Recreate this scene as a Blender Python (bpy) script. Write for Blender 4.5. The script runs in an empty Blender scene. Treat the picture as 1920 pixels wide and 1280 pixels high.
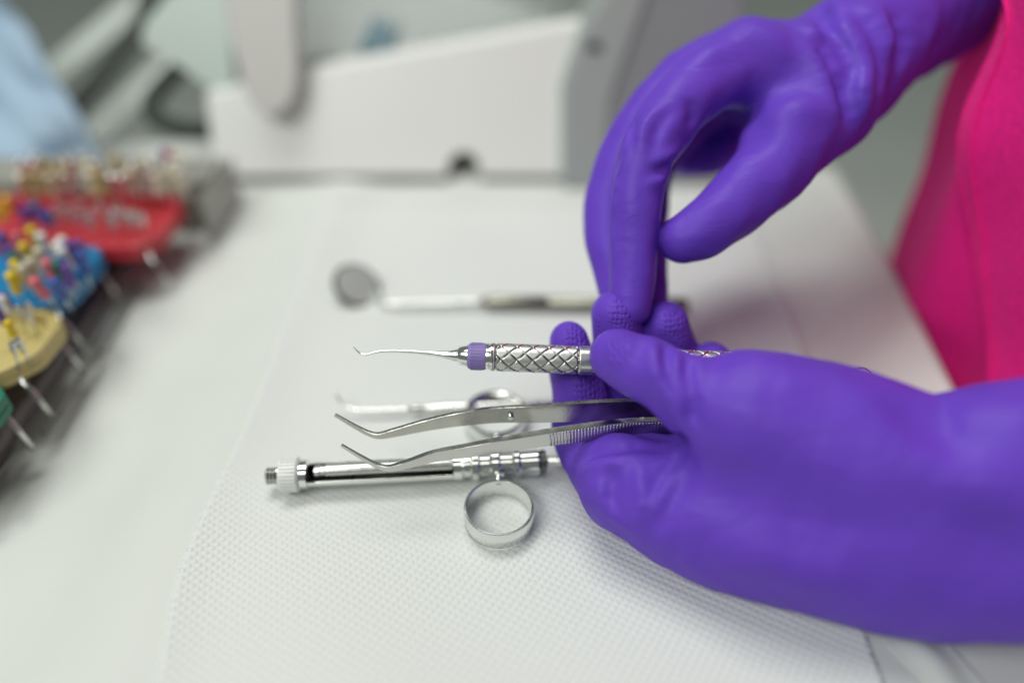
import bpy, bmesh, math, random
import numpy as np
from mathutils import Vector

# ------------------------------------------------------------------ camera, world, lamps, exposure
S = 0.001                                    # everything below is laid out in millimetres
F = 26.0 / 36.0 * 1920.0                     # focal length in photograph pixels
PITCH = math.radians(39.0)
CAM = np.array([0.0, 0.0, 210.0])
FWD = np.array([0.0, math.cos(PITCH), -math.sin(PITCH)])
DWN = np.array([0.0, -math.sin(PITCH), -math.cos(PITCH)])
RGT = np.array([1.0, 0.0, 0.0])

scene = bpy.context.scene
COL = scene.collection
cam_data = bpy.data.cameras.new("camera")
cam_data.lens = 26.0
cam_data.sensor_width = 36.0
cam_data.clip_start = 0.01
cam_data.clip_end = 50.0
cam_data.dof.use_dof = True
cam_data.dof.focus_distance = 0.245
cam_data.dof.aperture_fstop = 1.6
cam = bpy.data.objects.new("camera", cam_data)
COL.objects.link(cam)
cam.location = CAM * S
cam.rotation_euler = (math.pi / 2 - PITCH, 0, 0)
scene.camera = cam

world = bpy.data.worlds.new("World")
scene.world = world
world.use_nodes = True
bg = world.node_tree.nodes["Background"]
bg.inputs[0].default_value = (0.90, 1.0, 0.95, 1)
bg.inputs[1].default_value = 0.17

def area_lamp(name, loc, target, sx, sy, watts, col):
    l = bpy.data.lights.new(name, 'AREA')
    l.shape = 'RECTANGLE'
    l.size = sx
    l.size_y = sy
    l.energy = watts
    l.color = col
    o = bpy.data.objects.new(name, l)
    COL.objects.link(o)
    o.location = loc
    d = Vector(target) - Vector(loc)
    o.rotation_euler = d.to_track_quat('-Z', 'Y').to_euler()
    return o

area_lamp("ceiling_lamp", (-0.30, 0.70, 1.7), (0.0, 0.28, 0.0), 1.1, 0.55, 17.5, (0.985, 1.0, 0.965))
area_lamp("ceiling_lamp", (-0.85, -0.60, 1.45), (0.0, 0.32, 0.0), 1.1, 0.55, 16, (0.985, 1.0, 0.965))

scene.view_settings.view_transform = 'Standard'
scene.view_settings.look = 'None'
scene.view_settings.exposure = 0.06
scene.view_settings.gamma = 1.0
scene.cycles.use_denoising = True
scene.cycles.max_bounces = 8

# ------------------------------------------------------------------ helpers
def ray(px, py):
    return FWD + RGT * ((px - 960.0) / F) + DWN * ((py - 640.0) / F)

def at(px, py, d):
    return CAM + ray(px, py) * d

def onz(px, py, z=0.0):
    r = ray(px, py)
    return CAM + r * ((z - CAM[2]) / r[2])

LEAN = 0.55                                  # the console's faces lean back as they rise

def ony(px, py, y):
    r = ray(px, py)
    return CAM + r * ((y + LEAN * CAM[2]) / (r[1] - LEAN * r[2]))

def project(p):
    q = np.asarray(p, float) - CAM
    d = q @ FWD
    return 960 + F * (q @ RGT) / d, 640 + F * (q @ DWN) / d, d

def unit(v):
    v = np.asarray(v, float)
    return v / np.linalg.norm(v)

ORIGIN = {}

def thing(name, label, cat, loc=(0, 0, 0), group=None):
    o = bpy.data.objects.new(name, None)
    o.empty_display_size = 0.01
    COL.objects.link(o)
    o.location = np.asarray(loc, float) * S
    o["label"] = label
    o["category"] = cat
    if group:
        o["group"] = group
    ORIGIN[o.name] = np.asarray(loc, float)
    return o

def mesh(name, verts, faces, mat, parent=None, smooth=True, origin=None, sharp=None):
    verts = np.asarray(verts, float)
    if parent is not None:
        org = ORIGIN[parent.name]
    else:
        org = np.asarray(origin if origin is not None else (0, 0, 0), float)
    me = bpy.data.meshes.new(name)
    me.from_pydata(((verts - org) * S).tolist(), [], [list(map(int, f)) for f in faces])
    me.update()
    me.materials.append(mat)
    if smooth:
        me.polygons.foreach_set("use_smooth", [True] * len(me.polygons))
        if sharp:
            me.set_sharp_from_angle(angle=math.radians(sharp))
    o = bpy.data.objects.new(name, me)
    COL.objects.link(o)
    if parent is not None:
        o.parent = parent
    else:
        o.location = org * S
    ORIGIN[o.name] = org
    return o

def tag(o, label, cat=None, group=None, kind=None):
    if label:
        o["label"] = label
    if cat:
        o["category"] = cat
    if group:
        o["group"] = group
    if kind:
        o["kind"] = kind
    return o

def bevel(o, w, seg=2):
    m = o.modifiers.new("bevel", 'BEVEL')
    m.width = w * S
    m.segments = seg
    m.limit_method = 'ANGLE'
    m.angle_limit = math.radians(40)
    return o

def merge(parts):
    V, Fc, n = [], [], 0
    for v, f in parts:
        v = np.asarray(v, float)
        V.append(v)
        Fc += [[i + n for i in q] for q in f]
        n += len(v)
    return np.concatenate(V), Fc

def frame_of(a):
    a = unit(a)
    h = np.array([0, 0, 1.0]) if abs(a[2]) < 0.9 else np.array([1.0, 0, 0])
    u = unit(np.cross(h, a))
    return u, np.cross(a, u)

def lathe(p0, axis, prof, n=32, cap=True):
    """prof: list of (distance along axis, radius)"""
    axis = unit(axis)
    u, v = frame_of(axis)
    p0 = np.asarray(p0, float)
    vs, fs = [], []
    for t, r in prof:
        for k in range(n):
            a = 2 * math.pi * k / n
            vs.append(p0 + axis * t + (u * math.cos(a) + v * math.sin(a)) * r)
    m = len(prof)
    for i in range(m - 1):
        for k in range(n):
            k2 = (k + 1) % n
            fs.append([i * n + k, i * n + k2, (i + 1) * n + k2, (i + 1) * n + k])
    if cap:
        fs.append(list(range(n))[::-1])
        fs.append([(m - 1) * n + k for k in range(n)])
    return np.array(vs), fs

def smooth_path(pts, n):
    """Catmull-Rom through rows of any width"""
    pts = np.asarray(pts, float)
    ext = np.vstack([2 * pts[0] - pts[1], pts, 2 * pts[-1] - pts[-2]])
    out = []
    for i in range(1, len(ext) - 2):
        p0, p1, p2, p3 = ext[i - 1:i + 3]
        for k in range(n):
            t = k / n
            out.append(0.5 * (2 * p1 + (p2 - p0) * t + (2 * p0 - 5 * p1 + 4 * p2 - p3) * t * t + (3 * p1 - p0 - 3 * p2 + p3) * t ** 3))
    out.append(pts[-1])
    return np.array(out)

def tube(pts, rad, n=12):
    pts = np.asarray(pts, float)
    rad = np.ones(len(pts)) * rad
    tan = np.gradient(pts, axis=0)
    u, _ = frame_of(tan[0])
    vs, fs = [], []
    for i, p in enumerate(pts):
        t = unit(tan[i])
        u = unit(u - t * (u @ t))
        v = np.cross(t, u)
        for k in range(n):
            a = 2 * math.pi * k / n
            vs.append(p + (u * math.cos(a) + v * math.sin(a)) * rad[i])
    m = len(pts)
    for i in range(m - 1):
        for k in range(n):
            k2 = (k + 1) % n
            fs.append([i * n + k, i * n + k2, (i + 1) * n + k2, (i + 1) * n + k])
    fs.append(list(range(n))[::-1])
    fs.append([(m - 1) * n + k for k in range(n)])
    return np.array(vs), fs

def ribbon(pts, widths, thick, normal):
    """flat bar: rectangular section, broad face turned to normal"""
    pts = np.asarray(pts, float)
    tan = np.gradient(pts, axis=0)
    widths = np.ones(len(pts)) * widths
    thick = np.ones(len(pts)) * thick
    vs, fs = [], []
    c = 0.18
    for i, p in enumerate(pts):
        t = unit(tan[i])
        nn = unit(np.asarray(normal) - t * (np.asarray(normal) @ t))
        w = np.cross(nn, t)
        hw, ht = widths[i] / 2, thick[i] / 2
        e = min(c, hw * 0.4, ht * 0.4)
        for a, b in ((-hw + e, -ht), (hw - e, -ht), (hw, -ht + e), (hw, ht - e), (hw - e, ht), (-hw + e, ht), (-hw, ht - e), (-hw, -ht + e)):
            vs.append(p + w * a + nn * b)
    m = len(pts)
    for i in range(m - 1):
        for k in range(8):
            k2 = (k + 1) % 8
            fs.append([i * 8 + k, i * 8 + k2, (i + 1) * 8 + k2, (i + 1) * 8 + k])
    fs.append(list(range(8))[::-1])
    fs.append([(m - 1) * 8 + k for k in range(8)])
    return np.array(vs), fs

def box(c, size, ax=None):
    c = np.asarray(c, float)
    ax = np.eye(3) if ax is None else ax
    vs = []
    for dz in (-.5, .5):
        for dx, dy in ((-.5, -.5), (.5, -.5), (.5, .5), (-.5, .5)):
            vs.append(c + ax[0] * dx * size[0] + ax[1] * dy * size[1] + ax[2] * dz * size[2])
    return np.array(vs), [[3, 2, 1, 0], [4, 5, 6, 7], [0, 1, 5, 4], [1, 2, 6, 5], [2, 3, 7, 6], [3, 0, 4, 7]]

def prism(poly, vec):
    """poly: 3D ring, extruded along vec"""
    poly = np.asarray(poly, float)
    n = len(poly)
    vs = np.concatenate([poly, poly + np.asarray(vec, float)])
    fs = [list(range(n))[::-1], list(range(n, 2 * n))]
    for k in range(n):
        k2 = (k + 1) % n
        fs.append([k, k2, n + k2, n + k])
    return vs, fs

def rounded(poly, r, seg=5):
    """round the corners of a planar ring"""
    poly = np.asarray(poly, float)
    out = []
    n = len(poly)
    for i in range(n):
        p, a, b = poly[i], poly[i - 1], poly[(i + 1) % n]
        da, db = a - p, b - p
        la, lb = np.linalg.norm(da), np.linalg.norm(db)
        q = min(r, la * .45, lb * .45)
        s, e = p + da / la * q, p + db / lb * q
        for k in range(seg + 1):
            t = k / seg
            out.append((1 - t) ** 2 * s + 2 * t * (1 - t) * p + t * t * e)
    return np.array(out)

# ------------------------------------------------------------------ materials
def mat(name, col, rough=0.5, metal=0.0, spec=0.5, noise=0.0, nscale=60.0, bump=0.0, bscale=400.0, trans=0.0, sheen=0.0, coat=0.0, rnoise=0.0, alpha=1.0):
    m = bpy.data.materials.new(name)
    m.use_nodes = True
    nt = m.node_tree
    b = nt.nodes["Principled BSDF"]
    b.inputs["Base Color"].default_value = (*col, 1)
    b.inputs["Roughness"].default_value = rough
    b.inputs["Metallic"].default_value = metal
    b.inputs["Specular IOR Level"].default_value = spec
    b.inputs["Transmission Weight"].default_value = trans
    b.inputs["Sheen Weight"].default_value = sheen
    b.inputs["Coat Weight"].default_value = coat
    b.inputs["Alpha"].default_value = alpha
    tc = nt.nodes.new("ShaderNodeTexCoord")
    if noise or rnoise:
        nz = nt.nodes.new("ShaderNodeTexNoise")
        nz.inputs["Scale"].default_value = nscale
        nz.inputs["Detail"].default_value = 4
        nt.links.new(tc.outputs["Object"], nz.inputs["Vector"])
        if noise:
            r = nt.nodes.new("ShaderNodeMapRange")
            r.inputs["From Min"].default_value = 0.3
            r.inputs["From Max"].default_value = 0.7
            r.inputs["To Min"].default_value = 1 - noise
            r.inputs["To Max"].default_value = 1 + noise * 0.5
            nt.links.new(nz.outputs["Fac"], r.inputs["Value"])
            mx = nt.nodes.new("ShaderNodeVectorMath")
            mx.operation = 'SCALE'
            mx.inputs[0].default_value = col
            nt.links.new(r.outputs["Result"], mx.inputs["Scale"])
            nt.links.new(mx.outputs["Vector"], b.inputs["Base Color"])
        if rnoise:
            r2 = nt.nodes.new("ShaderNodeMapRange")
            r2.inputs["From Min"].default_value = 0.3
            r2.inputs["From Max"].default_value = 0.7
            r2.inputs["To Min"].default_value = max(0.02, rough - rnoise)
            r2.inputs["To Max"].default_value = rough + rnoise
            nt.links.new(nz.outputs["Fac"], r2.inputs["Value"])
            nt.links.new(r2.outputs["Result"], b.inputs["Roughness"])
    if bump:
        n2 = nt.nodes.new("ShaderNodeTexNoise")
        n2.inputs["Scale"].default_value = bscale
        n2.inputs["Detail"].default_value = 3
        nt.links.new(tc.outputs["Object"], n2.inputs["Vector"])
        bp = nt.nodes.new("ShaderNodeBump")
        bp.inputs["Strength"].default_value = bump
        bp.inputs["Distance"].default_value = 0.0006
        nt.links.new(n2.outputs["Fac"], bp.inputs["Height"])
        nt.links.new(bp.outputs["Normal"], b.inputs["Normal"])
    return m

M = {}
M["liner"] = mat("white_liner", (0.655, 0.68, 0.635), 0.55, bump=0.08, bscale=250, noise=0.02, nscale=25)
M["counter"] = mat("counter_laminate", (0.62, 0.63, 0.60), 0.45, noise=0.04)
M["floor"] = mat("grey_green_floor", (0.62, 0.65, 0.60), 0.5, noise=0.06, nscale=4)
M["chrome"] = mat("polished_steel", (0.78, 0.79, 0.77), 0.13, 1.0, rnoise=0.05, nscale=90)
M["satin"] = mat("satin_steel", (0.72, 0.72, 0.69), 0.30, 1.0, rnoise=0.06, nscale=300, bump=0.03, bscale=900)
M["brushed"] = mat("brushed_steel", (0.47, 0.465, 0.43), 0.19, 1.0, rnoise=0.08, nscale=200, bump=0.06, bscale=1200)
M["tweezer"] = mat("tweezer_steel", (0.58, 0.575, 0.55), 0.15, 1.0, rnoise=0.06, nscale=200)
M["olive"] = mat("steel_dark_reflection", (0.27, 0.265, 0.22), 0.35, 1.0)  # dark olive imitates the dark surroundings reflected in the mirror handle
M["dark_metal"] = mat("dark_steel", (0.16, 0.16, 0.155), 0.35, 1.0)
M["black"] = mat("black_cavity_shade", (0.012, 0.012, 0.012), 0.5)  # black colour stands in for the shade inside hollows
M["ring_purple"] = mat("lavender_silicone", (0.25, 0.19, 0.46), 0.5, bump=0.05)
M["white_plastic"] = mat("white_plastic", (0.80, 0.815, 0.775), 0.35, noise=0.03, nscale=8)
M["beige_plastic"] = mat("beige_plastic", (0.55, 0.545, 0.51), 0.45, noise=0.03, nscale=8)
M["mint_plastic"] = mat("mint_white_plastic", (0.46, 0.54, 0.49), 0.35)
M["grey_light"] = mat("light_grey_plastic", (0.32, 0.35, 0.335), 0.45, noise=0.03, nscale=10)
M["grey_dark"] = mat("mid_grey_plastic", (0.225, 0.24, 0.245), 0.5, noise=0.03, nscale=10)
M["grey_bar"] = mat("dark_grey", (0.16, 0.16, 0.15), 0.6)
M["smoke_glass"] = mat("green_grey_glass", (0.105, 0.135, 0.115), 0.25, noise=0.25, nscale=9)
M["teal"] = mat("teal_cloth", (0.13, 0.22, 0.25), 0.7, noise=0.2, nscale=30)
M["hose"] = mat("dark_hose_rubber", (0.035, 0.042, 0.035), 0.45)
M["pale_rail"] = mat("pale_enamel", (0.46, 0.52, 0.47), 0.4)
M["drape"] = mat("blue_drape", (0.34, 0.46, 0.58), 0.75, noise=0.12, nscale=25, bump=0.2, bscale=300)
M["red"] = mat("red_plastic", (0.52, 0.035, 0.05), 0.35)
M["blue"] = mat("blue_plastic", (0.0, 0.19, 0.42), 0.35)
M["yellow"] = mat("straw_plastic", (0.55, 0.45, 0.17), 0.4)
M["green"] = mat("green_plastic", (0.01, 0.17, 0.10), 0.4)
M["stand"] = mat("stand_base_shade", (0.20, 0.19, 0.185), 0.55)  # dark colour imitating the shade beneath the file blocks
M["clear_rack"] = mat("frosted_rack", (0.33, 0.33, 0.29), 0.3, noise=0.2, nscale=40)
for nm, c in (("f_yellow", (0.75, 0.55, 0.02)), ("f_white", (0.75, 0.75, 0.70)), ("f_pink", (0.70, 0.15, 0.20)), ("f_purple", (0.13, 0.06, 0.30)),
              ("f_blue", (0.04, 0.09, 0.35)), ("f_red", (0.5, 0.02, 0.03)), ("f_green", (0.02, 0.16, 0.12)), ("f_cream", (0.62, 0.58, 0.42)), ("f_gold", (0.50, 0.42, 0.15))):
    M[nm] = mat(nm.replace("f_", "file_"), c, 0.35)
M["skin"] = mat("skin", (0.55, 0.33, 0.25), 0.5, noise=0.06, nscale=40)
M["glass"] = mat("cartridge_glass", (0.95, 0.95, 0.9), 0.05, trans=0.85)
M["mirror"] = mat("mirror_glass", (0.74, 0.84, 0.77), 0.48, 1.0)

def glove_material():
    m = mat("purple_glove_latex", (0.135, 0.054, 0.515), 0.46, spec=0.18, noise=0.05, nscale=30)
    nt = m.node_tree
    b = nt.nodes["Principled BSDF"]
    tc = nt.nodes.new("ShaderNodeTexCoord")
    vor = nt.nodes.new("ShaderNodeTexVoronoi")
    vor.inputs["Scale"].default_value = 660
    vor.inputs["Randomness"].default_value = 0.35
    nt.links.new(tc.outputs["Object"], vor.inputs["Vector"])
    at_ = nt.nodes.new("ShaderNodeAttribute")
    at_.attribute_name = "grip"
    mr = nt.nodes.new("ShaderNodeMapRange")
    mr.interpolation_type = 'SMOOTHSTEP'
    mr.inputs["From Min"].default_value = 0.2
    mr.inputs["From Max"].default_value = 0.6
    mr.inputs["To Min"].default_value = 0.0
    mr.inputs["To Max"].default_value = 1.0
    nt.links.new(vor.outputs["Distance"], mr.inputs["Value"])
    mul = nt.nodes.new("ShaderNodeMath")
    mul.operation = 'MULTIPLY'
    nt.links.new(mr.outputs["Result"], mul.inputs[0])
    nt.links.new(at_.outputs["Fac"], mul.inputs[1])
    nz = nt.nodes.new("ShaderNodeTexNoise")
    nz.inputs["Scale"].default_value = 700
    nt.links.new(tc.outputs["Object"], nz.inputs["Vector"])
    b1 = nt.nodes.new("ShaderNodeBump")
    b1.inputs["Strength"].default_value = 0.04
    b1.inputs["Distance"].default_value = 0.0005
    nt.links.new(nz.outputs["Fac"], b1.inputs["Height"])
    b2 = nt.nodes.new("ShaderNodeBump")
    b2.inputs["Strength"].default_value = 0.8
    b2.inputs["Distance"].default_value = 0.0005
    nt.links.new(mul.outputs[0], b2.inputs["Height"])
    mpw = nt.nodes.new("ShaderNodeMapping")
    mpw.inputs["Rotation"].default_value = (0.3, 0.2, 0.6)
    mpw.inputs["Scale"].default_value = (60, 150, 90)
    nt.links.new(tc.outputs["Object"], mpw.inputs["Vector"])
    wr = nt.nodes.new("ShaderNodeTexNoise")
    wr.inputs["Scale"].default_value = 1.0
    wr.inputs["Detail"].default_value = 3
    wr.inputs["Distortion"].default_value = 0.6
    nt.links.new(mpw.outputs["Vector"], wr.inputs["Vector"])
    b0 = nt.nodes.new("ShaderNodeBump")
    b0.inputs["Strength"].default_value = 0.35
    b0.inputs["Distance"].default_value = 0.0016
    nt.links.new(wr.outputs["Fac"], b0.inputs["Height"])
    nt.links.new(b0.outputs["Normal"], b1.inputs["Normal"])
    nt.links.new(b1.outputs["Normal"], b2.inputs["Normal"])
    nt.links.new(b2.outputs["Normal"], b.inputs["Normal"])
    return m
M["glove"] = glove_material()

def towel_material():
    m = mat("embossed_paper", (0.70, 0.72, 0.69), 0.7, spec=0.3)
    nt = m.node_tree
    b = nt.nodes["Principled BSDF"]
    tc = nt.nodes.new("ShaderNodeTexCoord")
    mp = nt.nodes.new("ShaderNodeMapping")
    mp.inputs["Rotation"].default_value = (0, 0, math.radians(32))
    mp.inputs["Scale"].default_value = (420, 465, 420)
    nt.links.new(tc.outputs["Object"], mp.inputs["Vector"])
    vor = nt.nodes.new("ShaderNodeTexVoronoi")
    vor.voronoi_dimensions = '2D'
    vor.inputs["Scale"].default_value = 1.0
    vor.inputs["Randomness"].default_value = 0.12
    nt.links.new(mp.outputs["Vector"], vor.inputs["Vector"])
    mr = nt.nodes.new("ShaderNodeMapRange")
    mr.interpolation_type = 'SMOOTHSTEP'
    mr.inputs["From Min"].default_value = 0.1
    mr.inputs["From Max"].default_value = 0.55
    mr.inputs["To Min"].default_value = 1
    mr.inputs["To Max"].default_value = 0
    nt.links.new(vor.outputs["Distance"], mr.inputs["Value"])
    nz = nt.nodes.new("ShaderNodeTexNoise")
    nz.inputs["Scale"].default_value = 1500
    nt.links.new(tc.outputs["Object"], nz.inputs["Vector"])
    ad = nt.nodes.new("ShaderNodeMath")
    ad.operation = 'MULTIPLY_ADD'
    ad.inputs[1].default_value = 0.15
    nt.links.new(nz.outputs["Fac"], ad.inputs[0])
    nt.links.new(mr.outputs["Result"], ad.inputs[2])
    bp = nt.nodes.new("ShaderNodeBump")
    bp.inputs["Strength"].default_value = 0.55
    bp.inputs["Distance"].default_value = 0.0004
    nt.links.new(ad.outputs[0], bp.inputs["Height"])
    nt.links.new(bp.outputs["Normal"], b.inputs["Normal"])
    return m
M["towel"] = towel_material()

def scrub_material():
    m = mat("pink_cotton", (0.88, 0.014, 0.25), 0.9, spec=0.12, sheen=0.18, noise=0.12, nscale=420)
    nt = m.node_tree
    b = nt.nodes["Principled BSDF"]
    b.inputs["Sheen Tint"].default_value = (1.0, 0.35, 0.6, 1)
    tc = nt.nodes.new("ShaderNodeTexCoord")
    w = nt.nodes.new("ShaderNodeTexNoise")
    w.inputs["Scale"].default_value = 1400
    w.inputs["Detail"].default_value = 3
    nt.links.new(tc.outputs["Object"], w.inputs["Vector"])
    bp = nt.nodes.new("ShaderNodeBump")
    bp.inputs["Strength"].default_value = 0.5
    bp.inputs["Distance"].default_value = 0.0005
    nt.links.new(w.outputs["Fac"], bp.inputs["Height"])
    nt.links.new(bp.outputs["Normal"], b.inputs["Normal"])
    return m
M["scrub"] = scrub_material()

# ------------------------------------------------------------------ the setting: floor, counter
fl = mesh("floor", [(-6000, -4000, -760), (6000, -4000, -760), (6000, 9000, -760), (-6000, 9000, -760)], [[0, 1, 2, 3]], M["floor"], smooth=False)
tag(fl, "grey green clinic floor below the counter", kind="structure")

EDGE = [np.array([176.0, -140.0]), np.array([185.0, 224.0]), np.array([198.0, 336.0]), np.array([206.0, 440.0])]
ring = [(-560, -140, -12.0), (EDGE[0][0], -140, -12.0), (EDGE[1][0], 224, -12.0), (EDGE[2][0], 336, -12.0), (EDGE[3][0], 440, -12.0), (210, 500, -12.0), (-560, 500, -12.0)]
ct = mesh("counter", *prism(ring, (0, 0, -30.0)), M["counter"], smooth=False)
tag(ct, "white worktop that carries the liner and instruments", kind="structure")
bevel(ct, 2)
cb = mesh("counter_base", *box((-190, 170, -401.0), (700, 600, 717)), M["counter"], smooth=False)
tag(cb, "pale cabinet under the worktop", kind="structure")

def hz(x, y):
    """height of the liner: a soft raised fold on the left, falling away towards the stand"""
    xl = -117.0 + (y - 110.0) * 0.05           # crest line
    s = x - xl
    h = 3.2 * np.exp(-(s / 17.0) ** 2)
    h = h - 9.0 / (1.0 + np.exp(np.clip((s + 26.0) / 6.0, -40, 40))) * np.clip((300 - y) / 120, 0, 1)
    h = h + 0.35 * np.sin(x * 0.021 + y * 0.033) + 0.25 * np.sin(x * 0.05 - y * 0.027 + 1.0)
    return h

xs = np.linspace(0, 1, 150)
ys = np.linspace(-138, 434, 190)
vs, fs = [], []
for y in ys:
    xe = np.interp(y, [e[1] for e in EDGE], [e[0] for e in EDGE]) - 0.5
    for t in xs:
        x = -330 + (xe + 330) * t
        h = hz(x, y) * min(1.0, (xe - x) / 14.0 + 0.02)
        vs.append((x, y, h))
nx = len(xs)
for j in range(len(ys) - 1):
    for i in range(nx - 1):
        fs.append([j * nx + i, j * nx + i + 1, (j + 1) * nx + i + 1, (j + 1) * nx + i])
liner = mesh("tray_liner", vs, fs, M["liner"])
liner.modifiers.new("solid", 'SOLIDIFY').thickness = 0.0008
tag(liner, "smooth white liner sheet spread over the whole worktop", "liner sheet")

# embossed towel
LEFT = smooth_path(np.array([onz(*p)[:2] for p in ((270, 1400), (300, 1280), (338, 1090), (388, 965), (440, 855), (510, 690), (572, 500), (602, 385))]), 14)
RIGHT = smooth_path(np.array([onz(*p)[:2] for p in ((1690, 1400), (1652, 1280), (1612, 1165), (1580, 1000), (1550, 800), (1500, 640), (1440, 500), (1400, 385))]), 14)
vs, fs = [], []
n1 = 130
for a, b in zip(LEFT, RIGHT):
    for k in range(n1):
        t = k / (n1 - 1)
        x, y = a * (1 - t) + b * t
        lift = 0.3 * math.exp(-t * 30) + 0.9 * math.exp(-(1 - t) * 30)
        z = hz(x, y) + 0.9 + lift + 0.25 * math.sin(x * .08 + y * .05) + 0.2 * math.sin(y * 0.13 - x * .04)
        z += 0.55 * math.exp(-((y - 158 - (x + 70) * .14) / 3.0) ** 2) * (1 if -120 < x < 0 else 0.3)
        vs.append((x, y, z))
for j in range(len(LEFT) - 1):
    for i in range(n1 - 1):
        fs.append([j * n1 + i, j * n1 + i + 1, (j + 1) * n1 + i + 1, (j + 1) * n1 + i])
towel = mesh("paper_towel", vs, fs, M["towel"])
towel.modifiers.new("solid", 'SOLIDIFY').thickness = 0.0004
tag(towel, "white embossed paper towel with raised dots under the syringe", "paper towel")

# thin tissue by the towel's corner
edge1 = smooth_path(np.array([onz(*p)[:2] for p in ((1600, 1130), (1640, 1180), (1680, 1230), (1740, 1290), (1800, 1400))]), 10)
edge2 = smooth_path(np.array([onz(*p)[:2] for p in ((1700, 1120), (1745, 1160), (1790, 1220), (1850, 1290), (1920, 1400))]), 10)
vs, fs = [], []
for a, b in zip(edge1, edge2):
    for k in range(30):
        t = k / 29
        x, y = a * (1 - t) + b * t
        vs.append((x, y, hz(x, y) + 0.5 + 2.0 * math.sin(math.pi * t) * (0.6 + 0.4 * math.sin(y * .3)) + 0.5 * math.sin(x * .5 + y * .2)))
for j in range(len(edge1) - 1):
    for i in range(29):
        fs.append([j * 30 + i, j * 30 + i + 1, (j + 1) * 30 + i + 1, (j + 1) * 30 + i])
tis = mesh("tissue_strip", vs, fs, M["liner"])
tis.modifiers.new("solid", 'SOLIDIFY').thickness = 0.0003
tag(tis, "thin crumpled white tissue beside the towel below the cuffed glove", "tissue")

# ------------------------------------------------------------------ implicit surfaces for the gloved hands
def smin(a, b, k):
    h = np.clip(0.5 + 0.5 * (b - a) / k, 0, 1)
    return b + (a - b) * h - k * h * (1 - h)

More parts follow.
